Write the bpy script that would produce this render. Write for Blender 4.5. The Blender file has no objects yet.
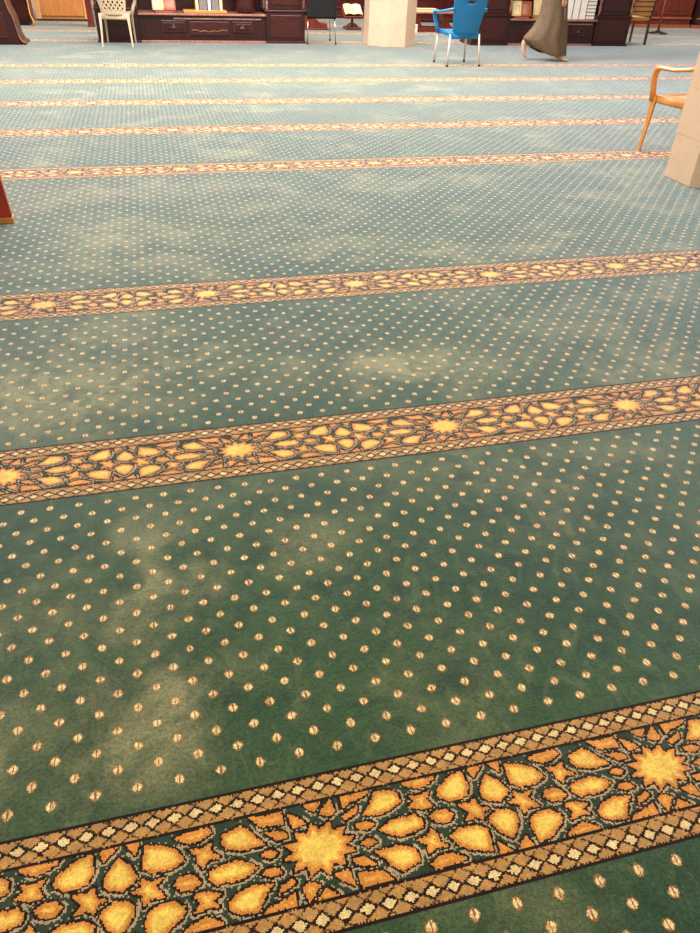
import bpy, bmesh, math, random
import numpy as np
from mathutils import Vector, Matrix
PI = math.pi
SC = bpy.context.scene
COL = SC.collection

# ------------------------------------------------------------------ camera
def setup_camera():
    yaw, pit, roll = math.radians(15.2348), math.radians(36.9967), math.radians(2.2037)
    fh = Vector((math.sin(yaw), math.cos(yaw), 0)); r = Vector((math.cos(yaw), -math.sin(yaw), 0)); z = Vector((0, 0, 1))
    f = math.cos(pit) * fh - math.sin(pit) * z
    u = math.sin(pit) * fh + math.cos(pit) * z
    c, s = math.cos(roll), math.sin(roll)
    ri = c * r + s * u; ui = -s * r + c * u
    cam = bpy.data.cameras.new('camera'); cam.sensor_fit = 'HORIZONTAL'; cam.sensor_width = 36; cam.lens = 36
    cam.clip_start = .05; cam.clip_end = 200
    o = bpy.data.objects.new('camera', cam); COL.objects.link(o)
    m = Matrix((ri, ui, -f)).transposed().to_4x4(); m.translation = Vector((0, 0, 1.4))
    o.matrix_world = m
    SC.camera = o
setup_camera()

# ------------------------------------------------------------------ world, lamps, exposure
W = bpy.data.worlds.new('world'); SC.world = W; W.use_nodes = True
bg = W.node_tree.nodes['Background']; bg.inputs[0].default_value = (1.0, .97, .93, 1); bg.inputs[1].default_value = .42
def area(name, loc, size, power, color, rot=(0, 0, 0)):
    l = bpy.data.lights.new(name, 'AREA'); l.shape = 'RECTANGLE'; l.size, l.size_y = size; l.energy = power; l.color = color
    o = bpy.data.objects.new(name, l); o.location = loc; o.rotation_euler = rot; COL.objects.link(o)
area('ceiling_lamp_near', (0.8, 0.8, 3.6), (3.5, 2.0), 56, (1.0, .84, .62))
area('ceiling_lamp_middle', (1.5, 5.0, 3.8), (6, 1.6), 190, (1.0, .95, .89))
area('ceiling_lamp_far', (1.2, 9.8, 3.8), (8, 2.2), 980, (.95, .92, 1.0))
area('ceiling_lamp_back', (4.0, 14.2, 3.9), (14, 1.6), 850, (1.0, .95, 1.0))
SC.view_settings.view_transform = 'Standard'; SC.view_settings.look = 'None'
SC.view_settings.exposure = 0.0; SC.view_settings.gamma = 1; SC.view_settings.use_curve_mapping = False

# ------------------------------------------------------------------ node helpers
def lin(c):
    out = []
    for v in c:
        v /= 255.
        out.append(v / 12.92 if v <= .04045 else ((v + .055) / 1.055) ** 2.4)
    return (*out, 1)
class X:
    """a socket with arithmetic"""
    def __init__(s, t, k): s.t, s.k = t, k
    def op(s, o, *a):
        n = s.t.nodes.new('ShaderNodeMath'); n.operation = o
        for i, v in enumerate((s,) + a):
            if isinstance(v, X): s.t.links.new(v.k, n.inputs[i])
            else: n.inputs[i].default_value = v
        return X(s.t, n.outputs[0])
    def __add__(s, o): return s.op('ADD', o)
    def __sub__(s, o): return s.op('SUBTRACT', o)
    def __mul__(s, o): return s.op('MULTIPLY', o)
    def __truediv__(s, o): return s.op('DIVIDE', o)
    def lt(s, o): return s.op('LESS_THAN', o)
    def gt(s, o): return s.op('GREATER_THAN', o)
    def floor(s): return s.op('FLOOR')
    def fract(s): return s.op('FRACT')
    def abs(s): return s.op('ABSOLUTE')
    def ss(s, a, b):
        n = s.t.nodes.new('ShaderNodeMapRange'); n.interpolation_type = 'SMOOTHSTEP'
        s.t.links.new(s.k, n.inputs[0]); n.inputs[1].default_value = a; n.inputs[2].default_value = b
        return X(s.t, n.outputs[0])
def new_mat(name):
    m = bpy.data.materials.new(name); m.use_nodes = True
    return m, m.node_tree, m.node_tree.nodes['Principled BSDF']
def coords(t, scale=(1, 1, 1), loc=(0, 0, 0), kind='Object', rot=(0, 0, 0)):
    c = t.nodes.new('ShaderNodeTexCoord'); mp = t.nodes.new('ShaderNodeMapping')
    mp.inputs['Scale'].default_value = scale; mp.inputs['Location'].default_value = loc; mp.inputs['Rotation'].default_value = rot
    t.links.new(c.outputs[kind], mp.inputs[0]); return mp.outputs[0]
def noise(t, vec, scale, detail=2, rough=.5, dist=0):
    n = t.nodes.new('ShaderNodeTexNoise'); t.links.new(vec, n.inputs['Vector'])
    n.inputs['Scale'].default_value = scale; n.inputs['Detail'].default_value = detail
    n.inputs['Roughness'].default_value = rough; n.inputs['Distortion'].default_value = dist
    return X(t, n.outputs[0])
def mix(t, fac, a, b, mode='MIX'):
    n = t.nodes.new('ShaderNodeMix'); n.data_type = 'RGBA'; n.blend_type = mode
    for i, v in ((0, fac), (6, a), (7, b)):
        if isinstance(v, X): t.links.new(v.k, n.inputs[i])
        elif isinstance(v, bpy.types.NodeSocket): t.links.new(v, n.inputs[i])
        else: n.inputs[i].default_value = v
    return n.outputs[2]
def bump(t, b, h, strength, dist=.01):
    n = t.nodes.new('ShaderNodeBump'); n.inputs['Strength'].default_value = strength; n.inputs['Distance'].default_value = dist
    t.links.new(h.k if isinstance(h, X) else h, n.inputs['Height']); t.links.new(n.outputs[0], b.inputs['Normal'])
def plain(name, rgb, rough=.5, metal=0, var=.12, scale=12, spec=.5, sheen=0):
    m, t, b = new_mat(name)
    c = lin(rgb); v = coords(t)
    n = noise(t, v, scale, 3)
    lo = (c[0] * (1 - var), c[1] * (1 - var), c[2] * (1 - var), 1); hi = tuple(min(1, x * (1 + var)) for x in c[:3]) + (1,)
    t.links.new(mix(t, n.ss(.3, .7), lo, hi), b.inputs['Base Color'])
    b.inputs['Roughness'].default_value = rough; b.inputs['Metallic'].default_value = metal
    b.inputs['Specular IOR Level'].default_value = spec
    if sheen: b.inputs['Sheen Weight'].default_value = sheen
    return m
def wood(name, dark, light, rough=.35, grain=(18, 18, 1.5), gloss=.5):
    m, t, b = new_mat(name)
    v = coords(t, grain)
    n = noise(t, v, 2.2, 5, .6, 1.2)
    n2 = noise(t, coords(t, (2, 2, 1)), 1.3, 2)
    c = mix(t, n.ss(.3, .7), lin(dark), lin(light))
    c = mix(t, n2.ss(.35, .75) * .35, c, lin(dark))
    t.links.new(c, b.inputs['Base Color'])
    b.inputs['Roughness'].default_value = rough; b.inputs['Specular IOR Level'].default_value = gloss
    bump(t, b, n, .15, .003)
    return m

# ------------------------------------------------------------------ carpet materials
def pile(t, v):
    """tuft to tuft colour change and a fibre bump"""
    f1 = noise(t, v, 420, 2, .7); f2 = noise(t, v, 130, 2, .6); f3 = noise(t, v, 22, 3, .6)
    return f1, f2, f3
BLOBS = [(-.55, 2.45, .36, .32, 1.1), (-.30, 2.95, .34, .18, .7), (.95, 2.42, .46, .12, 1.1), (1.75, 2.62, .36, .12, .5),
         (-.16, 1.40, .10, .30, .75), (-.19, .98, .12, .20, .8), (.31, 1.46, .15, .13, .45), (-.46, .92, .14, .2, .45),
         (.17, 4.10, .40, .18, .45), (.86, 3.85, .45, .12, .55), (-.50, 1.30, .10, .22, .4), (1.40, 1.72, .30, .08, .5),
         (-.35, 4.2, .34, .40, .75), (-.2, 5.1, .8, .25, .7), (-.2, 3.75, .5, .15, .6), (.6, 4.6, .5, .2, .45), (2.9, 3.45, .5, .12, .5), (.35, 2.5, .25, .12, .5), (-.15, 2.35, .18, .14, .55)]  # left-hand patches also put a pale haze into the pile colour
def worn_and_haze(t, v):
    """patches of brushed, bleached pile, with the haze on the left painted in"""
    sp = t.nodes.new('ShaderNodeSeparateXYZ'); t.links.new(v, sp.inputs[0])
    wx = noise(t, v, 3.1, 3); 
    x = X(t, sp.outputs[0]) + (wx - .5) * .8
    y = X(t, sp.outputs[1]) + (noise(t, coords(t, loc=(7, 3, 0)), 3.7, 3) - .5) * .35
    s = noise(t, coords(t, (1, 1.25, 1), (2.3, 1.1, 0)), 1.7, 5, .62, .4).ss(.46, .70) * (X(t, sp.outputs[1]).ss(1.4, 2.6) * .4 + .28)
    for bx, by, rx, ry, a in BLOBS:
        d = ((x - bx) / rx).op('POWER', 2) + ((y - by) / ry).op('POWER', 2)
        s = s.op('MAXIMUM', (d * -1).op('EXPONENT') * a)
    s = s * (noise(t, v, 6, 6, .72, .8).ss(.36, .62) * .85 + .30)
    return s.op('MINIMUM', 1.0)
ROWS = [.6190, 1.9612, 3.2881, 5.598, 6.914, 8.2165, 9.5348, 10.7747, 13.40, 14.72, 16.03, 17.34]
SHEEN = 1.0; SR = .41
def carpet_finish(t, b, color, f1, f2, f3, tint=(1.0, .90, .93, 1), amp=1.0, sr=.43, sheen=None):
    k = (f1 - .5) * 2.4 * amp + (f2 - .5) * 1.6 * amp + (f3 - .5) * .6 + .97
    cc = t.nodes.new('ShaderNodeCombineXYZ')
    for i in range(3): t.links.new(k.k, cc.inputs[i])
    c = mix(t, 1.0, color, cc.outputs[0], 'MULTIPLY')
    t.links.new(c, b.inputs['Base Color'])
    b.inputs['Roughness'].default_value = .9; b.inputs['Specular IOR Level'].default_value = .12
    b.inputs['Sheen Weight'].default_value = SHEEN if sheen is None else sheen; b.inputs['Sheen Roughness'].default_value = sr
    b.inputs['Sheen Tint'].default_value = tint
    bump(t, b, f1 * .6 + f2 * .4, .7, .005)
def carpet_plain(name, rgb, tint=.35):
    m, t, b = new_mat(name)
    v = coords(t); f1, f2, f3 = pile(t, v)
    carpet_finish(t, b, mix(t, f3.ss(.35, .7) * tint, lin(rgb), lin([min(255, q * 1.12 + 8) for q in rgb])), f1, f2, f3, amp=.55, sheen=(.40 if sum(rgb) < 300 else .95))
    return m
def carpet_field():
    m, t, b = new_mat('green_pile')
    v = coords(t); f1, f2, f3 = pile(t, v)
    sp = t.nodes.new('ShaderNodeSeparateXYZ'); t.links.new(v, sp.inputs[0])
    j1 = noise(t, v, 300, 1, .5); j2 = noise(t, coords(t, loc=(3, 5, 0)), 300, 1, .5)
    q = .0024
    u = ((X(t, sp.outputs[0]) + (j1 - .5) * .006) / q).floor() * q
    w = ((X(t, sp.outputs[1]) + (j2 - .5) * .006) / q).floor() * q
    PX, PY = .08366, .09491
    def cell(ox, oy):
        a = ((u - ox) / PX + .5).fract() - .5
        c = ((w - oy) / PY + .5).fract() - .5
        return (a * PX), (c * PY)
    wob = noise(t, v, 14, 1); wob2 = noise(t, coords(t, loc=(9, 1, 0)), 14, 1)
    u = u + (wob - .5) * .010; w = w + (wob2 - .5) * .010
    a1, c1 = cell(-.4935, 1.2467); a2, c2 = cell(-.4935 + PX / 2, 1.2467 + PY / 2)
    def rad(a, c):
        e = (a * a + c * c * .9).op('SQRT'); d = a.abs() * .8 + c.abs() * .72
        return e.op('MAXIMUM', d)
    r1, r2 = rad(a1, c1), rad(a2, c2)
    r = r1.op('MINIMUM', r2)
    use = r1.lt(r2)
    au = (a1.abs() * use) + (a2.abs() * (use * -1 + 1))
    row = w - (c1 * use + c2 * (use * -1 + 1))          # v of the dot's own centre: none are woven hard against a band
    free = (row - ROWS[0]).abs().gt(.172)
    for yc in ROWS[1:4]: free = free * (row - yc).abs().gt(.172)
    cream = r.lt(.0090) * au.gt(.0015) * free
    rim = r.lt(.0116) * free
    fade = noise(t, v, 70, 2, .6)
    s = worn_and_haze(t, v)
    g = mix(t, noise(t, v, 1.1, 3).ss(.35, .65), lin((47, 76, 45)), lin((60, 87, 50)))
    g = mix(t, noise(t, coords(t, (1, 1.5, 1), rot=(0, 0, .5)), 6.5, 6, .68, .9).ss(.46, .64) * .75, g, lin((33, 60, 38)))
    g = mix(t, noise(t, coords(t, (1.6, 1, 1), (4, 2, 0), rot=(0, 0, -.4)), 8, 6, .7, 1.2).ss(.48, .68) * .42, g, lin((106, 116, 74)))
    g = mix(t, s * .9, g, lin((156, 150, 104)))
    g = mix(t, rim * .65, g, lin((178, 112, 52)))
    g = mix(t, cream * (fade.ss(.25, .6) * .35 + .65), g, mix(t, fade.ss(.28, .5), lin((240, 184, 104)), lin((252, 222, 156))))
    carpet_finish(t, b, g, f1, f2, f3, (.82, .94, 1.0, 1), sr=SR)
    return m

# ------------------------------------------------------------------ carpet mesh (woven bands as tufts)
CELLS = {'c2': [(38, 89), (43, 64), (31, 56), (14, 66)], 'c1': [(-19, 93), (16, 94), (19, 88), (2, 73)], 'c3': [(62, 89), (119, 88), (113, 83), (75, 74), (60, 67)], 'c4': [(89, 62), (83, 51), (61, 43), (57, 50)], 'c5': [(99, 44), (116, 61), (131, 83), (160, 80), (176, 70), (178, 55), (155, 43), (131, 38)], 'c6': [(79, 28), (101, 28), (114, 21), (98, 15), (83, 20)], 'c7': [(81, -9), (95, -3), (110, -13), (92, -18)], 'c8': [(59, -35), (77, -34), (97, -52), (73, -49), (60, -43)], 'c9': [(20, -53), (44, -50), (49, -77), (30, -66)], 'c10': [(61, -62), (105, -67), (124, -88), (92, -84), (63, -86)], 'c11': [(122, 8), (128, 10), (147, 20), (174, 21), (182, 17), (197, 21), (210, 7), (208, -5), (180, -11), (158, -13), (134, -1)], 'c12': [(103, -31), (125, -31), (146, -30), (173, -39), (182, -53), (179, -66), (158, -71), (144, -75), (131, -65), (118, -47)], 'c13': [(195, 88), (232, 94), (264, 92), (259, 84), (240, 76), (221, 72), (200, 82)], 'c14': [(199, 59), (216, 54), (240, 60), (229, 45), (240, 30), (222, 28), (204, 34), (192, 38), (208, 46)], 'c15': [(227, 10), (242, 18), (261, 16), (274, 4), (265, -6), (248, -7), (234, 0)], 'c16': [(322, 86), (326, 51), (315, 36), (293, 31), (276, 32), (260, 43), (257, 50), (264, 61), (293, 79)], 'c17': [(339, 88), (368, 91), (358, 80), (344, 69)], 'c18': [(385, 88), (407, 88), (402, 68), (394, 78)], 'c19': [(371, 66), (390, 51), (403, 28), (399, 18), (379, 8), (356, 15), (347, 22), (347, 38), (359, 54)], 'c20': [(293, 19), (317, 17), (328, 26), (332, 6), (349, -1), (334, -5), (331, -19), (315, -10), (295, -14), (310, -2)], 'c21': [(255, -36), (278, -26), (312, -28), (331, -40), (328, -58), (325, -80), (290, -70), (267, -57)], 'c22': [(190, -28), (211, -27), (221, -14), (230, -27), (229, -40), (243, -52), (218, -50), (203, -57), (206, -41)], 'c23': [(201, -77), (219, -68), (241, -66), (259, -74), (269, -81), (256, -84), (224, -86), (207, -87)]}
PERIOD = .745
BLACK, GREEN, CREAM, ORANGE, AMBER, YELLOW, GOLD, BROWN, PALE = range(1, 10)
def tile_grid(nu, nv):
    """colour index of every tuft of one pattern repeat, |v| < .150"""
    rng = np.random.RandomState(4)
    du = PERIOD / nu; dv = .300 / nv
    U, V = np.meshgrid((np.arange(nu) + .5) * du, -.150 + (np.arange(nv) + .5) * dv)
    jit = .0012
    u = U + rng.uniform(-jit, jit, U.shape); v = V + rng.uniform(-jit, jit, U.shape)
    polys = []
    for c in CELLS.values():
        p = np.array(c) / 1000.
        polys += [p, -p]
    n = 12
    polys.append(np.array([((.069 if k % 2 == 0 else .047) * math.cos(PI * k / n + .13), (.049 if k % 2 == 0 else .033) * math.sin(PI * k / n + .13)) for k in range(2 * n)]))
    best = np.full(U.shape, 9.); inside = np.zeros(U.shape, bool); depth = np.zeros(U.shape); upper = np.zeros(U.shape, bool); big = np.zeros(U.shape)
    for pi_, p in enumerate(polys):
        for sh in (-PERIOD, 0, PERIOD):
            q = p + [sh, 0]
            if q[:, 0].max() < -.02 or q[:, 0].min() > PERIOD + .02: continue
            ins = np.zeros(U.shape, bool); d = np.full(U.shape, 9.)
            for i in range(len(q)):
                a, b = q[i], q[(i + 1) % len(q)]
                e = b - a
                tt = np.clip(((u - a[0]) * e[0] + (v - a[1]) * e[1]) / (e @ e + 1e-12), 0, 1)
                dd = np.hypot(u - a[0] - tt * e[0], v - a[1] - tt * e[1])
                d = np.minimum(d, dd)
                c = ((a[1] > v) != (b[1] > v)) & (u < (b[0] - a[0]) * (v - a[1]) / (b[1] - a[1] + 1e-12) + a[0])
                ins ^= c
            cx, cy = q.mean(0)
            inside |= ins; depth = np.where(ins, d, depth)
            big = np.where(ins, min(np.ptp(q[:, 0]), np.ptp(q[:, 1])), big)
            nearer = (~ins) & (d < best)
            upper = np.where(nearer, (cy - v) * 1.0 + (u - cx) * .5 > 0, upper)
            best = np.where(ins, best, np.minimum(best, d))
    g = np.full(U.shape, GREEN)
    d = np.where(inside, -depth, best) - .0016          # the woven cells reach a little past their traced fill
    depth = np.where(inside, depth + .0016, .0016 - best); inside = d < 0
    lightside = upper | (rng.rand(*U.shape) < .12)
    g[(d < .0086) & lightside] = CREAM
    g[(d < .0044)] = BLACK
    g[inside] = ORANGE
    core = np.where(big > .03, .0055, .0080) + rng.uniform(-.0015, .0015, U.shape)
    g[inside & (depth > core)] = AMBER
    g[inside & (depth > core + .0045)] = YELLOW
    # borders
    av = np.abs(v)
    out = av > .0895
    pitch = PERIOD / 18
    a = u / pitch; w = (av - .1225) / .0225
    gb = np.full(U.shape, GOLD)
    gb[rng.rand(*U.shape) < .15] = ORANGE
    spk = rng.rand(*U.shape) < .45
    f1 = np.abs((a + w * .78 + .5) % 1 - .5); f2 = np.abs((a - w * .78 + .5) % 1 - .5)   # trellis crossing between the diamonds
    lat = (f1 < .07) | (f2 < .07)
    gb[lat] = BROWN; gb[lat & (rng.rand(*U.shape) < .3)] = BLACK
    m = np.abs(a % 1 - .5) + np.abs(w) * .78
    gb[m < .52] = BLACK; gb[m < .345] = PALE
    gb[(av < .0955)] = BLACK; gb[(av > .1430)] = BLACK
    g[out] = gb[out]
    return g, du, dv
def merge(g):
    """greedy rectangles of equal colour"""
    nv, nu = g.shape; used = np.zeros(g.shape, bool); out = []
    for j in range(nv):
        i = 0
        while i < nu:
            if used[j, i]: i += 1; continue
            c = g[j, i]; e = i + 1
            while e < nu and g[j, e] == c and not used[j, e]: e += 1
            k = j + 1
            while k < nv and (g[k, i:e] == c).all() and not used[k, i:e].any(): k += 1
            used[j:k, i:e] = True; out.append((i, j, e, k, int(c))); i = e
    return np.array(out)
XMIN, XMAX, YMIN, YMAX = -8.0, 17.5, -3.0, 19.0
def build_floor():
    verts, faces, mats = [], [], []
    fine = tile_grid(248, 100); mid = tile_grid(124, 50); far = tile_grid(74, 30)
    lists = {}
    for nm, (g, du, dv) in (('f', fine), ('m', mid), ('c', far)): lists[nm] = (merge(g), du, dv)
    V = []; M = []
    def rects(x0, y0, x1, y1, m):
        V.append(np.stack([x0, y0, x1, y0, x1, y1, x0, y1], -1).reshape(-1, 4, 2)); M.append(m)
    for r, yc in enumerate(ROWS):
        kind = 'f' if r < 2 else ('m' if r < 4 else 'c')
        L, du, dv = lists[kind]
        # reach of the woven repeat: what a camera here or a step to the side can see
        lo = -1.6 - .28 * yc; hi = 2.4 + .95 * yc
        k0 = math.floor((max(lo, XMIN + .8) - .138) / PERIOD); k1 = math.ceil((min(hi, XMAX - .8) - .138) / PERIOD)
        for k in range(k0, k1):
            ox = .138 + k * PERIOD; oy = yc - .150
            rects(ox + L[:, 0] * du, oy + L[:, 1] * dv, ox + L[:, 2] * du, oy + L[:, 3] * dv, L[:, 4])
        xa, xb = .138 + k0 * PERIOD, .138 + k1 * PERIOD
        e = np.array
        for a, b in ((XMIN, xa), (xb, XMAX)):
            rects(e([a]), e([yc - .15]), e([b]), e([yc + .15]), e([GOLD]))
    edges = [YMIN] + [q for y in ROWS for q in (y - .15, y + .15)] + [YMAX]
    for a, b in zip(edges[::2], edges[1::2]):
        rects(np.array([XMIN]), np.array([a]), np.array([XMAX]), np.array([b]), np.array([0]))
    V = np.concatenate(V); M = np.concatenate(M); n = len(V)
    co = np.zeros((n * 4, 3), np.float32); co[:, :2] = V.reshape(-1, 2)
    me = bpy.data.meshes.new('floor')
    me.vertices.add(n * 4); me.vertices.foreach_set('co', co.ravel())
    me.loops.add(n * 4); me.loops.foreach_set('vertex_index', np.arange(n * 4, dtype=np.int32))
    me.polygons.add(n); me.polygons.foreach_set('loop_start', np.arange(0, n * 4, 4, dtype=np.int32))
    me.polygons.foreach_set('material_index', M.astype(np.int32))
    for m in [carpet_field(), carpet_plain('black_pile', (34, 20, 12)), carpet_plain('band_green_pile', (50, 66, 46)), carpet_plain('cream_line_pile', (184, 158, 118)),
              carpet_plain('orange_pile', (216, 138, 54)), carpet_plain('amber_pile', (238, 172, 70)), carpet_plain('yellow_pile', (252, 206, 90)),
              carpet_plain('gold_pile', (184, 140, 78)), carpet_plain('brown_pile', (120, 78, 40)), carpet_plain('pale_pile', (240, 204, 138))]:
        me.materials.append(m)
    me.update(calc_edges=True); me.validate()
    o = bpy.data.objects.new('floor', me); COL.objects.link(o); o['kind'] = 'structure'
    print('floor faces', n)
build_floor()

# ------------------------------------------------------------------ mesh helpers
class MB:
    def __init__(s): s.bm = bmesh.new()
    def box(s, c, size, rz=0, rx=0, ry=0, taper=1):
        vs = bmesh.ops.create_cube(s.bm, size=1)['verts']
        for v in vs:
            k = taper if v.co.z > 0 else 1
            v.co = Vector((v.co.x * size[0] * k, v.co.y * size[1] * k, v.co.z * size[2]))
        m = Matrix.Translation(c) @ Matrix.Rotation(rz, 4, 'Z') @ Matrix.Rotation(ry, 4, 'Y') @ Matrix.Rotation(rx, 4, 'X')
        bmesh.ops.transform(s.bm, matrix=m, verts=vs); return s
    def b2(s, x0, y0, z0, x1, y1, z1): return s.box(((x0 + x1) / 2, (y0 + y1) / 2, (z0 + z1) / 2), (abs(x1 - x0), abs(y1 - y0), abs(z1 - z0)))
    def tube(s, pts, r, n=10, flat=None, cap=True):
        """pts list of 3-D points, r one radius or one per point; flat=(axis vector scale) widens the section"""
        pts = [Vector(p) for p in pts]; rs = r if isinstance(r, (list, tuple)) else [r] * len(pts)
        rings = []; up = None
        for i, p in enumerate(pts):
            d = (pts[min(i + 1, len(pts) - 1)] - pts[max(i - 1, 0)]).normalized()
            if up is None:
                up = Vector((0, 0, 1)) if abs(d.z) < .9 else Vector((0, 1, 0))
            a = d.cross(up).normalized(); b = a.cross(d).normalized(); up = b
            rr = rs[i]; ra, rb = (rr, rr) if not isinstance(rr, (tuple, list)) else rr
            rings.append([s.bm.verts.new(p + a * math.cos(2 * PI * k / n) * ra + b * math.sin(2 * PI * k / n) * rb) for k in range(n)])
        for A, B in zip(rings, rings[1:]):
            for k in range(n): s.bm.faces.new((A[k], A[(k + 1) % n], B[(k + 1) % n], B[k]))
        if cap:
            s.bm.faces.new(rings[0][::-1]); s.bm.faces.new(rings[-1])
        return s
    def lathe(s, prof, c=(0, 0, 0), n=20, ang=0, sx=1, sy=1):
        rings = [[s.bm.verts.new((c[0] + sx * r * math.cos(2 * PI * k / n + ang), c[1] + sy * r * math.sin(2 * PI * k / n + ang), c[2] + z)) for k in range(n)] for r, z in prof]
        for A, B in zip(rings, rings[1:]):
            for k in range(n): s.bm.faces.new((A[k], A[(k + 1) % n], B[(k + 1) % n], B[k]))
        s.bm.faces.new(rings[0][::-1]); s.bm.faces.new(rings[-1]); return s
    def prism(s, poly, axis, a, b):
        """poly: 2-D outline; axis 0 x, 1 y, 2 z is the extrusion axis"""
        def P(p, t):
            q = [p[0], p[1]]; q.insert(axis, t); return q
        A = [s.bm.verts.new(P(p, a)) for p in poly]; B = [s.bm.verts.new(P(p, b)) for p in poly]
        n = len(poly)
        for k in range(n): s.bm.faces.new((A[k], A[(k + 1) % n], B[(k + 1) % n], B[k]))
        s.bm.faces.new(A[::-1]); s.bm.faces.new(B); return s
    def surf(s, f, nu, nv, keep=None, th=.006):
        """thick sheet: f(u,v)->point; keep(u,v) false leaves a hole"""
        top = {}; bot = {}
        def P(i, j): return Vector(f(i / nu, j / nv))
        for i in range(nu + 1):
            for j in range(nv + 1):
                p = P(i, j)
                du = P(min(i + 1, nu), j) - P(max(i - 1, 0), j); dv = P(i, min(j + 1, nv)) - P(i, max(j - 1, 0))
                n = du.cross(dv).normalized()
                top[i, j] = s.bm.verts.new(p + n * th / 2); bot[i, j] = s.bm.verts.new(p - n * th / 2)
        K = {(i, j): (keep is None or keep((i + .5) / nu, (j + .5) / nv)) for i in range(nu) for j in range(nv)}
        for (i, j), k in K.items():
            if not k: continue
            c = [(i, j), (i + 1, j), (i + 1, j + 1), (i, j + 1)]
            s.bm.faces.new([top[q] for q in c]); s.bm.faces.new([bot[q] for q in c[::-1]])
            for (di, dj), (a, b) in (((0, -1), (c[0], c[1])), ((1, 0), (c[1], c[2])), ((0, 1), (c[2], c[3])), ((-1, 0), (c[3], c[0]))):
                if not K.get((i + di, j + dj), False): s.bm.faces.new((top[b], top[a], bot[a], bot[b]))
        for v in [v for v in s.bm.verts if not v.link_faces]: s.bm.verts.remove(v)
        return s
    def loft(s, rings, cap=True):
        R = [[s.bm.verts.new(p) for p in r] for r in rings]; n = len(R[0])
        for A, B in zip(R, R[1:]):
            for k in range(n): s.bm.faces.new((A[k], A[(k + 1) % n], B[(k + 1) % n], B[k]))
        if cap: s.bm.faces.new(R[0][::-1]); s.bm.faces.new(R[-1])
        return s
    def build(s, name, mat, parent=None, bevel=0, smooth=False, loc=None):
        bmesh.ops.recalc_face_normals(s.bm, faces=s.bm.faces)
        me = bpy.data.meshes.new(name); s.bm.to_mesh(me); s.bm.free()
        me.materials.append(mat)
        if smooth:
            for p in me.polygons: p.use_smooth = True
        o = bpy.data.objects.new(name, me); COL.objects.link(o)
        if parent: o.parent = parent
        if loc: o.location = loc
        if bevel:
            b = o.modifiers.new('bevel', 'BEVEL'); b.width = bevel; b.segments = 2; b.limit_method = 'ANGLE'
        return o
def thing(name, label, cat, loc, rz=0, group=None):
    o = bpy.data.objects.new(name, None); COL.objects.link(o); o.location = loc; o.rotation_euler = (0, 0, rz)
    o['label'] = label; o['category'] = cat
    if group: o['group'] = group
    return o
def tag(o, label, cat, group=None):
    o['label'] = label; o['category'] = cat
    if group: o['group'] = group
    return o
def struct(o): o['kind'] = 'structure'; return o
def copy_tree(o, loc, rz, label, parent=None):
    c = o.copy(); COL.objects.link(c)
    if parent: c.parent = parent
    else: c.location = loc; c.rotation_euler = (0, 0, rz); c['label'] = label
    for ch in o.children: copy_tree(ch, None, None, None, c)
    return c

# ------------------------------------------------------------------ materials
M_DARK = wood('dark_carved_wood', (34, 10, 9), (62, 20, 16), .3)
M_DARK2 = wood('dark_wood_front', (44, 14, 11), (78, 27, 20), .3, (3, 18, 18))
M_EDGE = wood('highlight_wood_edge', (140, 84, 66), (190, 132, 108), .3)  # paler tone paints in the highlights along ledges and mouldings
M_RED = wood('red_brown_wood', (92, 30, 18), (138, 52, 30), .35)
M_ORANGEWOOD = wood('orange_brown_wood', (150, 38, 8), (190, 62, 14), .3)
M_OAK = wood('light_oak', (196, 122, 58), (226, 152, 84), .4)
M_OAK2 = wood('pale_oak', (226, 160, 92), (246, 188, 124), .4)
M_BLUE = plain('blue_plastic', (6, 118, 174), .3, var=.05)
M_WHITEP = plain('off_white_plastic', (204, 180, 146), .4, var=.05)
M_TAN = plain('tan_plastic', (220, 150, 76), .35, var=.08)
M_METAL = plain('painted_metal_leg', (224, 208, 188), .3, .2, var=.05)
M_CHROME = plain('chrome_tube', (190, 176, 160), .25, .8, var=.05)
M_BLACKC = plain('black_fabric', (20, 17, 15), .85, var=.3, scale=60)
M_RUBBER = plain('dark_rubber', (56, 46, 42), .7)
M_PAPER = plain('paper_pages', (240, 208, 150), .8, var=.06)
M_WHITEB = plain('white_pages', (250, 242, 224), .8, var=.05)
M_COVER = plain('red_brown_book_cover', (150, 76, 44), .5)
M_PINK = plain('pinkish_brown_cover', (176, 112, 84), .5)
M_GREY = plain('grey_book_cover', (128, 118, 110), .6)
M_BRASS = plain('brass_pull', (150, 110, 80), .35, .8)
M_INK = plain('ornament_gold', (196, 140, 60), .5)
M_SLAT = wood('yellow_brown_slat', (176, 118, 58), (214, 160, 92), .4)
M_OLIVE = plain('dark_olive_wood', (62, 46, 28), .5)
M_SKIN = plain('skin', (226, 172, 140), .55, var=.06)

def marble(name, tone):
    m, t, b = new_mat(name)
    v = coords(t)
    n = noise(t, v, 3.0, 6, .6, 1.5); n2 = noise(t, v, 28, 4, .7)
    c = mix(t, n.ss(.35, .7) * .5, lin(tone), lin([q * .93 for q in tone]))
    c = mix(t, n2.ss(.62, .78) * .5, c, lin((206, 150, 92)))
    sp = t.nodes.new('ShaderNodeSeparateXYZ'); t.links.new(v, sp.inputs[0])
    z = X(t, sp.outputs[2])
    seam = ((z / .31 + .5).fract() - .5).abs().lt(.006)
    c = mix(t, seam * (noise(t, v, 9, 2).ss(.35, .6)) * .75, c, lin((186, 128, 78)))
    t.links.new(c, b.inputs['Base Color']); b.inputs['Roughness'].default_value = .22
    return m
M_MARBLE = marble('cream_marble', (228, 192, 158))

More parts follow.
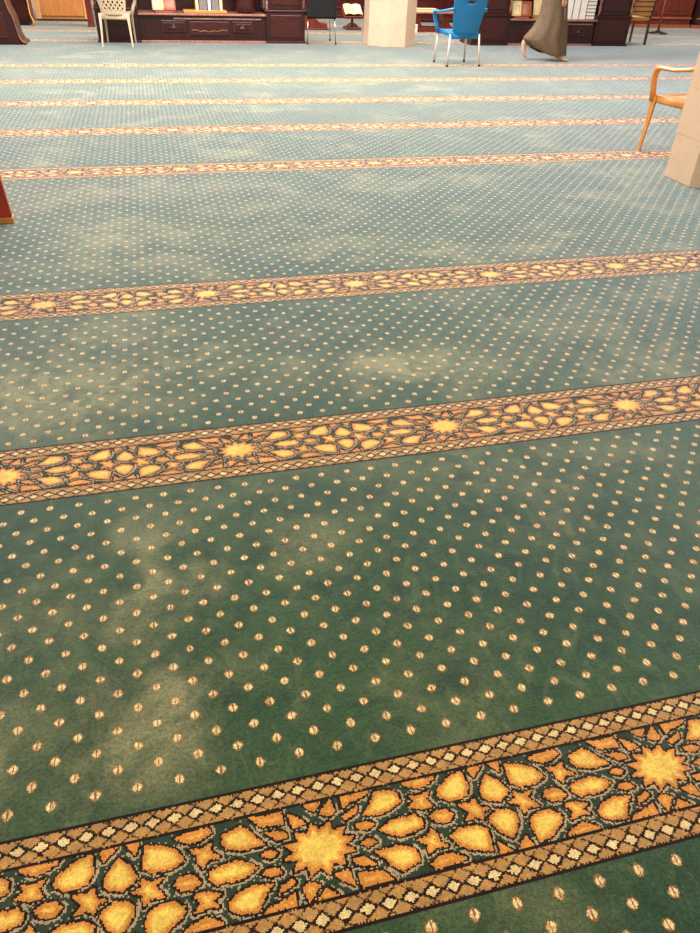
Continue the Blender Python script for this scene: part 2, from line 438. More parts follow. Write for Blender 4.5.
# ------------------------------------------------------------------ walls
M_WALL = plain('plaster', (226, 214, 196), .8, var=.04, scale=3)
struct(MB().b2(XMIN, YMAX, 0, XMAX, YMAX + .2, 4.2).build('wall_back', M_WALL))
struct(MB().b2(XMIN - .2, YMIN, 0, XMIN, YMAX + .2, 4.2).build('wall_left', M_WALL))
struct(MB().b2(XMAX, YMIN, 0, XMAX + .2, YMAX + .2, 4.2).build('wall_right', M_WALL))

# ------------------------------------------------------------------ pillars
def pillar(cx, cy, a, label, side=.315):
    t = thing('marble_pillar', label, 'pillar', (cx, cy, 0), 0, 'marble pillars')
    h = side / 2
    def oct_(k): return [(-a * k, -h * k), (-h * k, -a * k), (h * k, -a * k), (a * k, -h * k), (a * k, h * k), (h * k, a * k), (-h * k, a * k), (-a * k, h * k)]
    MB().prism(oct_(1), 2, 0, 4.1).build('shaft', M_MARBLE, t, .004)
    return t
pillar(4.18, 4.80, .385, 'cream marble pillar at right edge hiding the tan chair')
pillar(3.955, 13.10, .40, 'cream marble pillar between the black chair and blue chair')

# ------------------------------------------------------------------ monobloc style chairs (local: faces +Y, back at -Y)
def chair(name, label, loc, rz, mat, legs='tube', back='solid', seat_z=.42, w=.50, group='plastic armchairs', legmat=None, back_top=.84, wt=.52, arm_z=.64, lw=.05, bow=1):
    t = thing(name, label, 'chair', loc, rz, group)
    hw = w / 2
    def seat_f(u, v):
        y = -.20 + .43 * v; x = (u - .5) * (w - .07 + .05 * v)
        z = seat_z - .018 * math.cos((u - .5) * PI) - .012 + .012 * v
        if v > .92: z -= (v - .92) * .25
        return (x, y, z)
    MB().surf(seat_f, 16, 14, th=.012).build('seat', mat, t, smooth=True)
    # apron under the seat
    ap = MB()
    for sx in (-1, 1): ap.tube([(sx * (hw - .035), -.19, seat_z - .03), (sx * (hw - .015), .2, seat_z - .03)], [(.010, .026)] * 2, 8)
    ap.tube([(-hw + .02, .215, seat_z - .03), (hw - .02, .215, seat_z - .03)], [(.010, .024)] * 2, 8)
    ap.tube([(-hw + .04, -.195, seat_z - .045), (hw - .04, -.195, seat_z - .045)], [(.010, .042)] * 2, 8)
    ap.build('apron', mat, t, smooth=True)
    bt = back_top
    def back_f(u, v):
        a = (u - .5) * 2
        x = a * ((w - .10) + (wt - w + .10) * v) / 2
        z = seat_z - .02 + (bt - seat_z + .02) * v + .04 * v * (1 - a * a)
        y = -.20 - .10 * v - .035 * (1 - a * a) + .012
        return (x, y, z)
    if back == 'solid':
        def keep(u, v): return not ((abs(u - .5) / .12) ** 2 + ((v - .76) / .04) ** 2 < 1)
        MB().surf(back_f, 30, 40, keep, .012).build('backrest', mat, t, smooth=True)
    else:
        def keep(u, v):
            if u < .07 or u > .93 or v > .93 or v < .10: return True
            i, j = u * 12, v * 12
            return abs((i + j + .5) % 2 - 1) > .62 or abs((i - j + .5) % 2 - 1) > .62
        MB().surf(back_f, 60, 60, keep, .012).build('backrest', mat, t)
    for sx in (-1, 1):
        # arm: from the backrest forward, bowed outwards, curving down to the seat front
        P = [(sx * (hw - .01), -.27, arm_z + .05), (sx * (hw + .05 * bow), -.16, arm_z + .025), (sx * (hw + .075 * bow), 0, arm_z), (sx * (hw + .072 * bow), .15, arm_z - .002), (sx * (hw + .064 * bow), .205, arm_z - .012), (sx * (hw + .056 * bow), .228, arm_z - .045),
             (sx * (hw + .045 * bow), .232, arm_z - .10), (sx * (hw + .015 * bow), .226, seat_z + .05), (sx * (hw - .01), .215, seat_z - .045)]
        MB().tube(P, [(.030, .017), (.032, .016), (.034, .015), (.034, .016), (.030, .020), (.026, .026), (.024, .026), (.024, .026), (.024, .028)], 12).build('armrest', mat, t, smooth=True)
        for sy, yy in ((1, .215), (-1, -.19)):
            top = (sx * (hw - .02), yy, seat_z - .03); bot = (sx * (hw + (.0 if sy > 0 else .01)), yy + sy * .02 - (.03 if sy < 0 else 0), 0)
            if legs == 'tube':
                lg = MB().tube([bot, top], .013, 12).build('leg', legmat or M_METAL, t, smooth=True)
                MB().tube([Vector(bot), Vector(bot) + Vector((0, 0, .025))], .017, 12).build('foot_cap', M_RUBBER, lg)
            else:
                bx, by, _ = bot
                m = MB()
                # L shaped section tapering to the floor
                def L(c, k): 
                    x, y, z = c; a, b = lw * k, lw * .9 * k; th = .010
                    return [(x, y, z), (x - sx * a, y, z), (x - sx * a, y - sy * th, z), (x - sx * th, y - sy * th, z), (x - sx * th, y - sy * b, z), (x, y - sy * b, z)]
                m.loft([L((bx, by, 0), .62), L(((bx + top[0]) / 2 + sx * .006, (by + top[1]) / 2, seat_z / 2), .85), L((top[0] + sx * .02, top[1] + sy * .01, seat_z - .01), 1.25)])
                m.build('leg', mat, t)
    return t
chair('plastic_armchair', 'bright blue plastic armchair with pale metal legs', (4.30, 10.84, 0), math.radians(4), M_BLUE, 'tube', 'solid', seat_z=.42, w=.48, wt=.52)
chair('plastic_armchair', 'off-white plastic armchair with lattice back in front of the left bookcase', (-.38, 12.83, 0), math.radians(-7), M_WHITEP, 'mono', 'lattice', seat_z=.43, w=.44, wt=.46, lw=.034)
chair('plastic_armchair', 'tan plastic armchair standing behind the right marble pillar', (4.35, 5.55, 0), math.radians(7), M_TAN, 'mono', 'solid', seat_z=.44, w=.54, wt=.54, arm_z=.645, bow=.3)

def black_chair():
    t = thing('fabric_chair', 'black fabric chair with thin chrome legs beside the left bookcase', 'chair', (2.80, 13.28, 0), math.radians(-2))
    MB().box((0, .0, .42), (.46, .46, .07)).build('seat', M_BLACKC, t, .02)
    MB().surf(lambda u, v: ((u - .5) * (.47 - .02 * v), -.22 - .09 * v - .02 * math.sin(u * PI), .36 + .52 * v), 14, 14, th=.035).build('backrest', M_BLACKC, t, smooth=True)
    for sx in (-1, 1):
        for sy in (-1, 1):
            lg = MB().tube([(sx * .235, sy * .25, 0), (sx * .215, sy * .20, .40)], .010, 10).build('leg', M_CHROME, t, smooth=True)
            MB().tube([(sx * .235, sy * .25, 0), (sx * .234, sy * .248, .03)], .015, 10).build('foot_cap', M_RUBBER, lg)
    for sx in (-1, 1): MB().tube([(sx * .215, .2, .385), (sx * .215, -.2, .385), (sx * .22, -.235, .6), (sx * .215, -.28, .80)], .009, 8).build('side_frame', M_CHROME, t, smooth=True)
black_chair()

def slat_chair():
    t = thing('slatted_chair', 'yellow-brown slatted wooden chair with dark legs behind the right bookcase', 'chair', (8.70, 13.49, 0), math.radians(3))
    for sx in (-1, 1):
        MB().tube([(sx * .22, -.24, 0), (sx * .22, -.22, .42), (sx * .22, -.30, .92)], .024, 8).build('back_post', M_OLIVE, t)
        MB().tube([(sx * .22, .22, 0), (sx * .22, .22, .40)], .020, 8).build('leg', M_OLIVE, t)
    for k in range(7):
        z = .38 + k * .075
        MB().surf(lambda u, v: ((u - .5) * .44, -.22 - (z - .38) * .16 - .03 * math.sin(u * PI), z + v * .05), 8, 2, th=.014).build('back_slat', M_SLAT, t)
    for k in range(5): MB().box((0, -.17 + k * .09, .41), (.44, .07, .02)).build('seat_slat', M_SLAT, t, .004)
    for sx in (-1, 1): MB().box((sx * .22, 0, .385), (.025, .42, .04)).build('rail', M_OLIVE, t)
slat_chair()

# ------------------------------------------------------------------ bookcases
def twist(mb, x, y, z0, z1, r=.022):
    n = int((z1 - z0) / .035)
    for s in range(2):
        pts = [(x + r * .55 * math.cos(k * .9 + s * PI), y + r * .55 * math.sin(k * .9 + s * PI), z0 + (z1 - z0) * k / n) for k in range(n + 1)]
        mb.tube(pts, r * .6, 6)
def bookcase(x0, x1, y, tw, label, ledge_l=0):
    """low drawer base with a ledge between two tall carved side towers"""
    w = x1 - x0; D = .52
    t = thing('carved_bookcase', label, 'bookcase', (x0, y, 0), 0, 'dark carved bookcases')
    ia, ib = tw, w - tw
    for a, b in ((0, tw), (ib, w)):
        tb = MB().b2(a, 0, .03, b, D, .43)
        tb.build('tower_base', M_DARK, t, .006)
        MB().b2(a - .012, -.014, 0, b + .012, D, .03).build('plinth', M_DARK2, t, .004)
        MB().b2(a - .012, -.014, .43, b + .012, D, .455).build('tower_moulding', M_DARK2, t, .005)
        tp = MB().b2(a + .035, .03, .455, b - .035, D, 2.1).build('tower_shaft', M_DARK, t, .006)
        MB().b2(a + .10, .018, .52, b - .10, .031, 2.0).build('shaft_panel', M_DARK2, tp, .006)
        fr = MB(); p = .07
        fr.b2(a + p, -.010, .08, b - p, .001, .39)
        fr.build('carved_panel', M_DARK2, t, .006)
        c = MB(); twist(c, a + .02, .012, .455, 2.1); twist(c, b - .02, .012, .455, 2.1)
        c.build('twisted_column', wood_tw, t, smooth=True)
    MB().b2(ia, .03, .03, ib, D, .37).build('drawer_base', M_DARK, t, .004)
    MB().b2(ia, .015, 0, ib, D, .03).build('plinth', M_EDGE, t, .004)
    MB().b2(ia, -.03, .37, ib, D, .395).build('ledge', M_EDGE, t, .004)
    iw = ib - ia
    MB().b2(ia + iw * .27, .008, .315, ia + iw * .96, .03, .335).build('moulding', M_EDGE, t, .003)
    def drawer(a, b, z0, z1):
        d = MB().b2(ia + iw * a, .012, z0, ia + iw * b, .03, z1).build('drawer', M_DARK2, t, .006)
        MB().b2(ia + iw * a + .04, .004, z0 + .03, ia + iw * b - .04, .012, z1 - .03).build('raised_panel', M_DARK, d, .004)
        m = MB(); cx = ia + iw * (a + b) / 2; cz = (z0 + z1) / 2
        m.lathe([(.001, 0), (.016, .004), (.010, .010), (.004, .012)], (0, 0, 0), 12)
        bmesh.ops.rotate(m.bm, cent=(0, 0, 0), matrix=Matrix.Rotation(PI / 2, 3, 'X'), verts=m.bm.verts)
        bmesh.ops.translate(m.bm, vec=(cx, .004, cz + .01), verts=m.bm.verts)
        m.tube([(cx - .035, .0, cz), (cx - .02, -.014, cz - .012), (cx + .02, -.014, cz - .012), (cx + .035, 0, cz)], .005, 6)
        m.build('handle', M_BRASS, d)
    drawer(.17, .36, .14, .30); drawer(.73, .89, .14, .29)
    m = MB(); pts = []
    cx0, cx1 = ia + iw * .385, ia + iw * .70
    fp = MB().b2(cx0, .012, .10, cx1, .03, .29).build('centre_panel', M_DARK2, t, .006)
    for k in range(33):
        q = k / 32; pts.append((cx0 + .03 + (cx1 - cx0 - .06) * q, .008, .165 + .018 * abs(math.sin(q * PI * 4)) - .02 * math.sin(q * PI)))
    m.tube(pts, .006, 6)
    m.build('scalloped_carving', M_BRASS, fp, smooth=True)
    MB().b2(ia, D - .03, .395, ib, D, 2.1).build('back_panel', M_DARK, t)
    for z in (.80, 1.22, 1.62): MB().b2(ia, .20, z, ib, D - .03, z + .025).build('shelf', M_DARK2, t, .004)
    MB().b2(-.04, -.03, 2.1, w + .04, D + .01, 2.2).build('cornice', M_DARK, t, .02)
    return t
wood_tw = wood('twisted_column_wood', (80, 36, 26), (190, 128, 104), .25)
bookcase(-.70, 2.54, 13.16, .63, 'dark carved bookcase left of the pillar behind the white chair')
bookcase(5.42, 8.41, 13.06, .67, 'dark carved bookcase right of the pillar behind the walking person')

def left_bookcase():
    t = thing('carved_bookcase', 'dark bookcase with a curved flared foot at the far left edge', 'bookcase', (-1.80, 12.80, 0), 0, 'dark carved bookcases')
    prof = [(0.09, 0), (.085, .02), (.03, .05), (0, .12), (-.01, .24), (-.03, .36), (-.07, .46), (-.09, .6), (-.09, 2.1), (-1.3, 2.1), (-1.3, 0)]
    MB().prism([(x, z) for x, z in prof], 1, 0, .5).build('body', M_DARK, t, .006)
    m = MB(); m.tube([(x + .004, -.008, z) for x, z in prof[1:9]], [(.010, .010)] * 8, 8)
    m.build('carved_edge', wood_tw, t, smooth=True)
    MB().b2(-1.2, -.012, .08, -.14, .002, .40).build('carved_panel', M_DARK2, t, .006)
    MB().b2(-1.2, -.012, .50, -.16, .002, 2.0).build('door', M_DARK2, t, .006)
    MB().b2(-1.34, -.03, 2.1, -.05, .52, 2.2).build('cornice', M_DARK, t, .02)
left_bookcase()
def dark_box():
    t = thing('low_cabinet', 'small dark cabinet with brass corner foot behind the far left bookcase', 'cabinet', (-2.4, 15.5, 0))
    MB().b2(0, 0, .04, .50, .45, .95).build('body', M_DARK, t, .008)
    MB().b2(-.02, -.02, .95, .54, .47, .99).build('top', M_DARK2, t, .006)
    MB().b2(.05, -.012, .10, .45, .002, .88).build('door', M_DARK2, t, .005)
    MB().tube([(.50, -.005, .0), (.53, -.012, .02), (.52, -.01, .08), (.49, -.004, .16)], [.03, .028, .018, .008], 10).build('corner_foot', M_INK, t, smooth=True)
    MB().tube([(.49, -.004, .16), (.485, -.004, .95)], .012, 8).build('corner_trim', M_OAK2, t)
    MB().b2(.02, .02, 0, .44, .43, .04).build('plinth', M_DARK, t)
dark_box()
def oak_cupboard():
    t = thing('oak_cupboard', 'light orange oak cupboard between the left bookcases', 'cupboard', (-1.92, 16.35, 0))
    MB().b2(0, .02, .03, .97, .5, 1.9).build('body', M_OAK, t, .006)
    for a in (0, .87): MB().b2(a, 0, .03, a + .10, .03, 1.9).build('stile', M_OAK2, t, .004)
    MB().b2(.10, .004, .08, .86, .021, 1.82).build('door', M_OAK, t, .006)
    MB().b2(.0, .02, 0, .97, .48, .03).build('plinth', M_OLIVE, t)
    MB().tube([(.80, -.012, .95), (.80, -.012, 1.1)], .008, 8).build('handle', M_BRASS, t)
oak_cupboard()
def post():
    t = thing('wooden_screen', 'narrow red-brown wooden screen post beside the oak cupboard', 'screen', (-.955, 15.38, 0))
    MB().b2(0, 0, .03, .10, .34, 1.7).build('panel', M_RED, t, .008)
    MB().b2(-.012, -.012, 0, .112, .352, .03).build('foot', M_RED, t, .006)
    MB().b2(-.012, -.012, 1.7, .112, .352, 1.74).build('cap', M_RED, t, .006)
post()

# red-brown partition cut by the left edge of the frame
def left_partition():
    t = thing('wooden_partition', 'glossy orange-brown wooden partition end at the left edge', 'partition', (-.885, 4.50, 0))
    MB().loft([[(-.9, 0, .035), (0, 0, .035), (0, .035, .035), (-.9, .035, .035)], [(-.9, 0, 1.0), (-.045, 0, 1.0), (-.045, .035, 1.0), (-.9, .035, 1.0)]]).build('panel', M_ORANGEWOOD, t, .004)
    MB().b2(-.9, -.006, 0, .004, .045, .035).build('plinth', M_OAK, t, .004)  # lighter wood here paints in the highlight along the skirting
    MB().b2(-.9, -.012, 1.0, -.03, .047, 1.03).build('top_rail', M_ORANGEWOOD, t, .005)
left_partition()

# ------------------------------------------------------------------ books and stands on the ledges
def open_book(name, label, loc, rz, w=.30, h=.22, tilt=62, group=None, stand=M_COVER, right=None):
    """open book leaning on a small folding rest; faces -Y"""
    t = thing(name, label, 'book', loc, rz, group)
    R = math.radians(tilt)
    for sx in (-1, 1):
        def f(u, v, sx=sx):
            x = sx * u * w / 2; k = v * h
            return (x, k * math.cos(R) - .02 * math.sin(u * PI) - u * .02, .03 + k * math.sin(R))
        MB().surf(f, 8, 4, th=.016).build('pages', (right if sx > 0 and right else M_PAPER), t, smooth=True)
    MB().surf(lambda u, v: ((u - .5) * (w + .02), (v * h) * math.cos(R) + .012 - abs(u - .5) * .03, .025 + v * h * math.sin(R)), 8, 4, th=.006).build('cover', M_COVER, t)
    for sx in (-1, 1):
        MB().tube([(sx * w * .22 + .02 * math.cos(a) * 1.4, -.014 + .055 * math.cos(0) * .55 + .03 * (math.sin(a)) * math.cos(R) , .03 + h * .5 * math.sin(R) + .05 * math.sin(a)) for a in [i * PI / 8 for i in range(17)]], .0035, 5).build('page_ornament', M_INK, t)
    MB().box((0, .03, .012), (w * .8, .14, .024)).build('rest', stand, t, .004)
    MB().box((0, h * math.cos(R) * .6 + .06, h * .35), (w * .5, .012, h * .7), rx=-.35).build('prop', stand, t)
    return t
open_book('open_book', 'open book on a rest at the left end of the left bookcase ledge', (.34, 13.27, .395), 0, .34, .24, right=M_PINK)
def shelf_book(label, x, y, z, w, h, d, mat, ry=0, group='books standing on the ledges'):
    t = thing('book', label, 'book', (x, y, z), 0, group)
    t.rotation_euler = (0, ry, 0)
    MB().b2(.003, .004, .004, w - .003, d, h - .004).build('pages', M_PAPER, t)
    c = MB().b2(0, 0, 0, .004, d, h).b2(w - .004, 0, 0, w, d, h).b2(0, 0, 0, w, .004, h)
    c.build('cover', mat, t)
    return t
tag(MB().b2(.63, 13.20, .397, 1.30, 13.40, .435).build('book_rack', M_INK, None, .006), 'flat gold coloured book rack tray on the left bookcase ledge', 'tray')
labs = ['tall upright book with pale spine, first on the gold tray', 'upright book with grey cover second on the gold tray', 'upright pale book third on the gold tray', 'upright grey book fourth on the gold tray', 'upright pale book at the right end of the gold tray']
for k, (mt, ww, hh) in enumerate(((M_PAPER, .05, .25), (M_GREY, .13, .24), (M_WHITEB, .05, .26), (M_GREY, .12, .23), (M_PAPER, .05, .25))):
    shelf_book(labs[k], .82 + [0, .055, .19, .245, .37][k], 13.22, .435, ww, hh, .16, mt)
MB_t = thing('round_ornament', 'dark carved round box on the left bookcase ledge', 'box', (1.62, 13.36, .395))
MB().lathe([(.13, 0), (.17, .04), (.18, .12), (.15, .22), (.16, .24), (.10, .30), (.02, .33)], (0, 0, 0), 16).build('body', M_DARK2, MB_t, smooth=True)

open_book('open_book', 'open book with gold ornament leaning at left end of right bookcase ledge', (6.33, 13.16, .395), math.radians(-12), .34, .24, right=M_COVER)
rk = thing('book_rest', 'cream covered book rest behind the walking person', 'book rest', (6.60, 13.24, .395))
MB().b2(0, 0, 0, .52, .20, .03).build('tray', M_INK, rk, .004)
MB().box((.26, .12, .19), (.46, .03, .32), rx=-.18).build('panel', M_PAPER, rk, .004)
for k in range(3):
    shelf_book(['tall white book leaning right of the walking person', 'tall white book in the middle of the white upright books', 'tall white book beside the stack of flat books'][k], 7.16 + k * .135, 13.16, .396, .125, .36, .17, M_WHITEB)
for k in range(7):
    t = thing('flat_book', ['lowest', 'second lowest', 'third', 'middle', 'fifth', 'second topmost', 'topmost'][k] + ' white paged book in the flat stack by the right tower', 'book', (7.575, 13.15, .396 + k * .052), 0, 'stack of flat books')
    MB().b2(.002, .002, .004, .152 - .002, .2, .046).build('pages', M_WHITEB, t)
    MB().b2(0, 0, 0, .152, .204, .005).b2(0, 0, .045, .152, .204, .050).b2(0, .200, 0, .152, .204, .05).build('cover', M_GREY, t)

# ------------------------------------------------------------------ lecterns and cabinets in the row behind
def book_lectern(label, x, y, base_w, top_z, rz=0, pale=True, group='wooden book lecterns'):
    t = thing('book_lectern', label, 'lectern', (x, y, 0), rz, group)
    MB().b2(-base_w / 2, -.14, 0, base_w / 2, .14, .045).build('base', M_RED, t, .006)
    for sx in (-1, 1): MB().tube([(sx * base_w * .36, 0, .045), (sx * base_w * .10, 0, .10)], [(.014, .02)] * 2, 8).build('brace', M_RED, t)
    MB().lathe([(.035, .045), (.03, .07), (.02, .10), (.026, .14), (.02, .2), (.03, top_z - .02)], (0, 0, 0), 12).build('pole', M_DARK2, t, smooth=True)
    MB().box((0, 0, top_z), (.38, .28, .02), rx=math.radians(30)).build('desk', M_RED, t, .004)
    MB().box((0, -.135, top_z - .065), (.38, .014, .04), rx=math.radians(30)).build('lip', M_RED, t, .003)
    return t
a = book_lectern('red-brown lectern holding an open book left of the far pillar', 3.90, 15.42, .30, .27)
ob = thing('open_book', 'open book with looped ornament on the lectern left of the pillar', 'book', (3.90, 15.40, .315))
for sx in (-1, 1):
    MB().surf(lambda u, v, sx=sx: (sx * u * .17, -.12 + v * .24, .005 + (v - .5) * .138 + .018 * math.sin(u * PI)), 8, 4, th=.014).build('pages', M_PAPER, ob, smooth=True)
MB().tube([(-.09 + .03 * math.cos(k * PI / 6), .0 + .08 * math.sin(k * PI / 6), .038 + .046 * math.sin(k * PI / 6)) for k in range(13)], .004, 5).build('page_ornament', M_INK, ob)
# low wedge shaped prop on the floor
wd = thing('wooden_wedge_stand', 'low red-brown wedge stand on the carpet behind the black chair', 'stand', (3.02, 15.26, 0))
MB().prism([(-.12, 0), (.36, 0), (.36, .10), (.22, .11), (.0, .30), (-.12, .34)], 1, 0, .26).build('body', M_RED, wd, .006)
MB().b2(-.15, -.02, 0, .38, .28, .025).build('base', M_RED, wd, .004)

def far_cabinet(name, label, x0, x1, y, z1, mat, mat2, group=None, bands=True, doors=3):
    t = thing(name, label, 'cabinet', (x0, y, 0), 0, group); w = x1 - x0
    MB().b2(0, 0, .06, w, .5, z1).build('body', mat, t, .006)
    MB().b2(-.01, -.02, 0, w + .01, .5, .06).build('plinth', mat2, t, .006)
    MB().b2(-.01, -.025, .17, w + .01, .01, .20).build('moulding', mat2, t, .004)
    MB().b2(-.03, -.03, z1, w + .03, .53, z1 + .06).build('cornice', mat, t, .01)
    for k in range(doors):
        a = w * k / doors + .05; b = w * (k + 1) / doors - .05
        d = MB().b2(a, -.014, .25, b, .002, z1 - .08).build('door', mat, t, .006)
        MB().b2(a + .07, -.022, .32, b - .07, -.012, z1 - .15).build('raised_panel', mat, d, .006)
        MB().lathe([(.012, 0), (.016, .01), (.004, .02)], (b - .03, -.02, (z1 + .2) / 2), 10).build('knob', M_BRASS, d)
    return t
M_REDL = wood('light_red_brown_trim', (150, 78, 44), (196, 120, 74), .35)
far_cabinet('red_brown_cabinet', 'long red-brown cabinet in the back row at the right edge', 9.75, 12.15, 16.5, 1.9, M_RED, M_REDL, 'back row cabinets')
far_cabinet('red_brown_cabinet', 'darker cabinet beyond the red-brown one at the right frame edge', 12.25, 14.6, 16.4, 1.9, wood('deep_brown_wood', (40, 22, 18), (66, 36, 28)), M_REDL, 'back row cabinets')
far_cabinet('dark_cabinet', 'dark red cabinet in the back row left of the pillar', 2.2, 5.0, 17.75, 1.9, wood('dark_red_wood', (58, 14, 14), (88, 26, 22)), M_DARK2, 'back row cabinets')
far_cabinet('dark_cabinet', 'dark red cabinet in the back row behind the blue chair', 5.4, 8.6, 17.0, 1.9, wood('dark_red_wood_b', (58, 14, 14), (88, 26, 22)), M_DARK2, 'back row cabinets')

def quran_desk():
    t = thing('low_reading_desk', 'low dark red reading desk right of the far pillar', 'desk', (4.86, 15.10, 0))
    MB().b2(0, -.02, 0, 1.1, .36, .07).build('base', M_RED, t, .006)
    for x in (.27, .86): MB().prism([(x - .12, .07), (x + .12, .07), (x + .05, .16), (x + .08, .30), (x - .08, .30), (x - .05, .16)], 1, .05, .30).build('leg', M_RED, t, .004)
    MB().b2(0, -.03, .30, 1.1, .38, .325).build('top', M_EDGE, t, .004)
    MB().b2(0, .34, .325, 1.1, .37, .75).build('back_panel', M_DARK2, t, .006)
    m = MB()
    for k in range(2):
        m.tube([(.15 + k * .34 + .16 * q / 8 * 2, .335, .52 + .012 * math.sin(q * 2.2)) for q in range(9)], .006, 5)
    m.build('gilt_scroll', M_INK, t)
quran_desk()
lb = thing('flat_book', 'cream book lying on the low reading desk behind blue chair', 'book', (5.0, 15.14, .3255))
MB().b2(.003, .003, .004, .50, .17, .046).build('pages', M_PAPER, lb)
MB().b2(0, 0, 0, .503, .175, .005).b2(0, 0, .045, .503, .175, .05).build('cover', M_PAPER, lb)
wp = thing('paper_box', 'white box standing under the low reading desk', 'box', (4.83, 15.02, .07))
wp.location = (4.93, 14.98, 0)
MB().b2(-.02, -.10, 0, .12, .03, .12).build('body', M_WHITEB, wp, .006)
MB().b2(-.025, -.105, .12, .125, .035, .135).build('lid', M_WHITEB, wp, .004)

def disc_stand():
    t = thing('pedestal_stand', 'small dark pedestal stand before the red-brown back cabinet', 'stand', (10.50, 15.22, 0))
    MB().lathe([(.20, 0), (.20, .012), (.12, .03), (.04, .05), (.02, .08)], (0, 0, 0), 20).build('base', M_DARK, t, smooth=True)
    MB().lathe([(.022, .07), (.018, .2), (.022, .95)], (0, 0, 0), 12).build('pole', M_RED, t, smooth=True)
    MB().box((0, 0, .98), (.42, .32, .02), rx=math.radians(30)).build('desk', M_RED, t, .004)
disc_stand()
cb = thing('wooden_block', 'low red-brown wooden block on the carpet beside the slatted chair', 'block', (9.62, 15.35, 0))
MB().b2(-.62, -.12, 0, .12, .2, .10).build('body', M_RED, cb, .008)
MB().b2(-.58, -.10, .10, .08, .18, .13).build('top', M_REDL, cb, .004)

# ------------------------------------------------------------------ walking person
def fabric():
    m, t, b = new_mat('taupe_patterned_cloth')
    v = coords(t, (1, 1, 1))
    n = t.nodes.new('ShaderNodeTexVoronoi'); n.inputs['Scale'].default_value = 38; t.links.new(v, n.inputs['Vector'])
    d = X(t, n.outputs['Distance'])
    c = mix(t, d.ss(.25, .5), lin((74, 56, 38)), lin((104, 82, 58)))
    c = mix(t, d.lt(.2) * .6, c, lin((166, 140, 104)))
    t.links.new(c, b.inputs['Base Color']); b.inputs['Roughness'].default_value = .85
    return m
def person():
    t = thing('person', 'person in a long taupe patterned robe walking barefoot to the right', 'person', (5.95, 11.22, 0))
    # continuous body, grown over a skeleton
    J = {'pelvis': (-.06, 0, .93, .125), 'waist': (-.05, 0, 1.08, .105), 'chest': (-.03, 0, 1.28, .125), 'neckb': (-.01, 0, 1.44, .06), 'neck': (.01, 0, 1.50, .052), 'head': (.035, 0, 1.60, .088), 'crown': (.03, 0, 1.67, .075),
         'hipR': (-.03, -.09, .88, .09), 'kneeR': (.08, -.09, .48, .056), 'ankR': (.10, -.09, .095, .036), 'heelR': (.075, -.09, .038, .032), 'midR': (.17, -.09, .040, .034), 'ballR': (.235, -.092, .024, .030),
         'hipL': (-.08, .09, .88, .09), 'kneeL': (-.06, .09, .49, .056), 'ankL': (-.40, .09, .225, .034), 'heelL': (-.445, .09, .225, .028), 'midL': (-.395, .09, .14, .031), 'ballL': (-.365, .09, .062, .029),
         'shR': (-.03, -.17, 1.39, .05), 'elR': (-.14, -.24, 1.13, .038), 'wrR': (-.07, -.26, .90, .026), 'palR': (-.05, -.26, .83, .030),
         'shL': (-.03, .17, 1.39, .05), 'elL': (.02, .24, 1.13, .038), 'wrL': (.18, .24, .95, .026), 'palL': (.23, .24, .90, .030)}
    Ed = [('pelvis', 'waist'), ('waist', 'chest'), ('chest', 'neckb'), ('neckb', 'neck'), ('neck', 'head'), ('head', 'crown')]
    for s in 'RL':
        Ed += [('pelvis', 'hip' + s), ('hip' + s, 'knee' + s), ('knee' + s, 'ank' + s), ('ank' + s, 'heel' + s), ('ank' + s, 'mid' + s), ('mid' + s, 'ball' + s), ('chest', 'sh' + s), ('sh' + s, 'el' + s), ('el' + s, 'wr' + s), ('wr' + s, 'pal' + s)]
    for s, sgn in (('R', -1), ('L', 1)):
        b = Vector(J['ball' + s][:3])
        fwd = Vector((1, 0, 0)) if s == 'R' else Vector((.75, 0, -.35)).normalized()
        for k, (dy, ln, r) in enumerate(((-.028, .050, .0125), (-.012, .050, .0095), (.002, .046, .009), (.016, .040, .009), (.028, .032, .0085))):
            n1, n2 = 'toe%s%da' % (s, k), 'toe%s%db' % (s, k); yy = b.y - sgn * dy
            p1 = Vector((b.x, yy, b.z - .004)) + fwd * .022; p2 = Vector((b.x, yy, b.z - .008)) + fwd * ln
            J[n1] = (*p1, r); J[n2] = (p2.x, p2.y, max(p2.z, .012), r * .9); Ed += [('ball' + s, n1), (n1, n2)]
        p = Vector(J['pal' + s][:3]); d = (p - Vector(J['wr' + s][:3])).normalized()
        for k, (off, ln) in enumerate(((-.03, .075), (-.01, .085), (.01, .08), (.028, .062))):
            side = Vector((d.z, 0, -d.x)).normalized()
            a1 = p + d * .045 + side * off; a2 = a1 + d * ln * .5 + Vector((0, -sgn * .008, 0)); a3 = a2 + d * ln * .45 + Vector((0, -sgn * .022, 0))
            ns = ['f%s%d%d' % (s, k, q) for q in range(3)]
            for nme, pt in zip(ns, (a1, a2, a3)): J[nme] = (*pt, .0088)
            Ed += [('pal' + s, ns[0]), (ns[0], ns[1]), (ns[1], ns[2])]
        side = Vector((d.z, 0, -d.x)).normalized()
        a1 = p - side * .042 + d * .005; a2 = a1 - side * .012 + d * .04
        J['th%sa' % s] = (*a1, .010); J['th%sb' % s] = (*a2, .009); Ed += [('pal' + s, 'th%sa' % s), ('th%sa' % s, 'th%sb' % s)]
    names = list(J); idx = {n: i for i, n in enumerate(names)}
    me = bpy.data.meshes.new('body'); me.from_pydata([J[n][:3] for n in names], [(idx[a], idx[b]) for a, b in Ed], [])
    me.materials.append(M_SKIN)
    o = bpy.data.objects.new('body', me); COL.objects.link(o); o.parent = t
    sk = o.modifiers.new('skin', 'SKIN'); sk.use_smooth_shade = True
    for n, sv in zip(names, me.skin_vertices[0].data):
        sv.radius = (J[n][3], J[n][3]); sv.use_root = (n == 'pelvis')
    su = o.modifiers.new('sub', 'SUBSURF'); su.levels = 2; su.render_levels = 2
    # robe
    FB = fabric()
    N = 56; rings = []
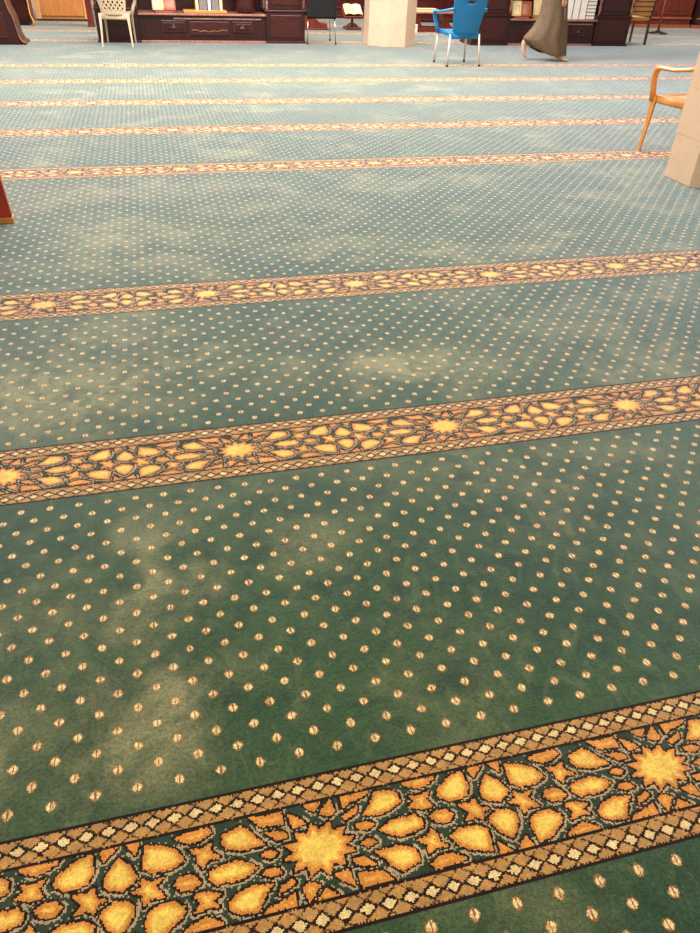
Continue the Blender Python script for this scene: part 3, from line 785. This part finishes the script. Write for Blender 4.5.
    lev = [(.075, -.34, .27, .19), (.14, -.40, .265, .19), (.22, -.44, .255, .185), (.28, -.46, .24, .18), (.36, -.385, .225, .175), (.46, -.29, .20, .17), (.60, -.24, .17, .165), (.78, -.235, .135, .165), (.95, -.23, .12, .17), (1.08, -.19, .085, .15), (1.25, -.17, .10, .17), (1.38, -.15, .10, .20), (1.45, -.08, .06, .10)]
    for li, (z, xa, xb, ry) in enumerate(lev):
        cx, rx = (xa + xb) / 2, (xb - xa) / 2; ring = []
        k = max(0, 1 - z / .95)
        for i in range(N):
            th = 2 * PI * i / N
            fold = 1 + .085 * k * math.sin(9 * th + 1.2 * z * 3) + .04 * k * math.sin(5 * th + 2)
            x = cx + rx * math.cos(th) * (1 + (fold - 1) * .4); y = ry * math.sin(th) * fold
            zz = z
            if z < .3: zz += (.3 - z) / .3 * .20 * max(0, min(1, (-.02 - x) / .38)) ** 1.3
            ring.append((x, y, zz))
        rings.append(ring)
    m = MB(); m.loft(rings, cap=False)
    rb = m.build('robe', FB, t, smooth=True)
    sl = rb.modifiers.new('solid', 'SOLIDIFY'); sl.thickness = .006; sl.offset = 1
    sb = rb.modifiers.new('sub', 'SUBSURF'); sb.levels = 1; sb.render_levels = 1
    for sgn, s in ((-1, 'R'), (1, 'L')):
        a, b, c = (Vector(J[q + s][:3]) for q in ('sh', 'el', 'wr'))
        MB().tube([a + Vector((0, -sgn * .05, .02)), a, b, c], [.075, .07, .062, .07], 14).build('sleeve', FB, t, smooth=True)
    SCF = plain('head_scarf_cloth', (120, 104, 84), .9, var=.1)
    m = MB(); R = []
    for z, rx, ry, cx in ((1.36, .14, .19, -.02), (1.42, .115, .15, -.01), (1.48, .085, .09, 0), (1.54, .095, .092, .005), (1.60, .108, .098, .005), (1.66, .105, .095, .01), (1.72, .075, .07, .01), (1.745, .03, .03, .01)):
        R.append([(cx + rx * math.cos(2 * PI * i / 28) - (.035 if (math.cos(2 * PI * i / 28) > .75 and 1.5 < z < 1.69) else 0), ry * math.sin(2 * PI * i / 28), z) for i in range(28)])
    m.loft(R).build('head_scarf', SCF, t, smooth=True)
    MB().lathe([(.010, -.075), (.045, -.06), (.062, -.02), (.066, .02), (.055, .06), (.02, .08)], (.062, 0, 1.61), 18, sx=.85).build('face', M_SKIN, t, smooth=True)
    MB().tube([(.118, 0, 1.635), (.137, 0, 1.60), (.120, 0, 1.592)], [.007, .012, .008], 8).build('nose', M_SKIN, t, smooth=True)
    for sgn in (-1, 1): MB().lathe([(.002, -.006), (.009, 0), (.002, .006)], (.112, sgn * .024, 1.63), 10).build('eye', M_RUBBER, t)
    MB().tube([(.112, -.02, 1.568), (.120, 0, 1.566), (.112, .02, 1.568)], .005, 6).build('mouth', plain('lips', (170, 96, 84), .5), t)
person()
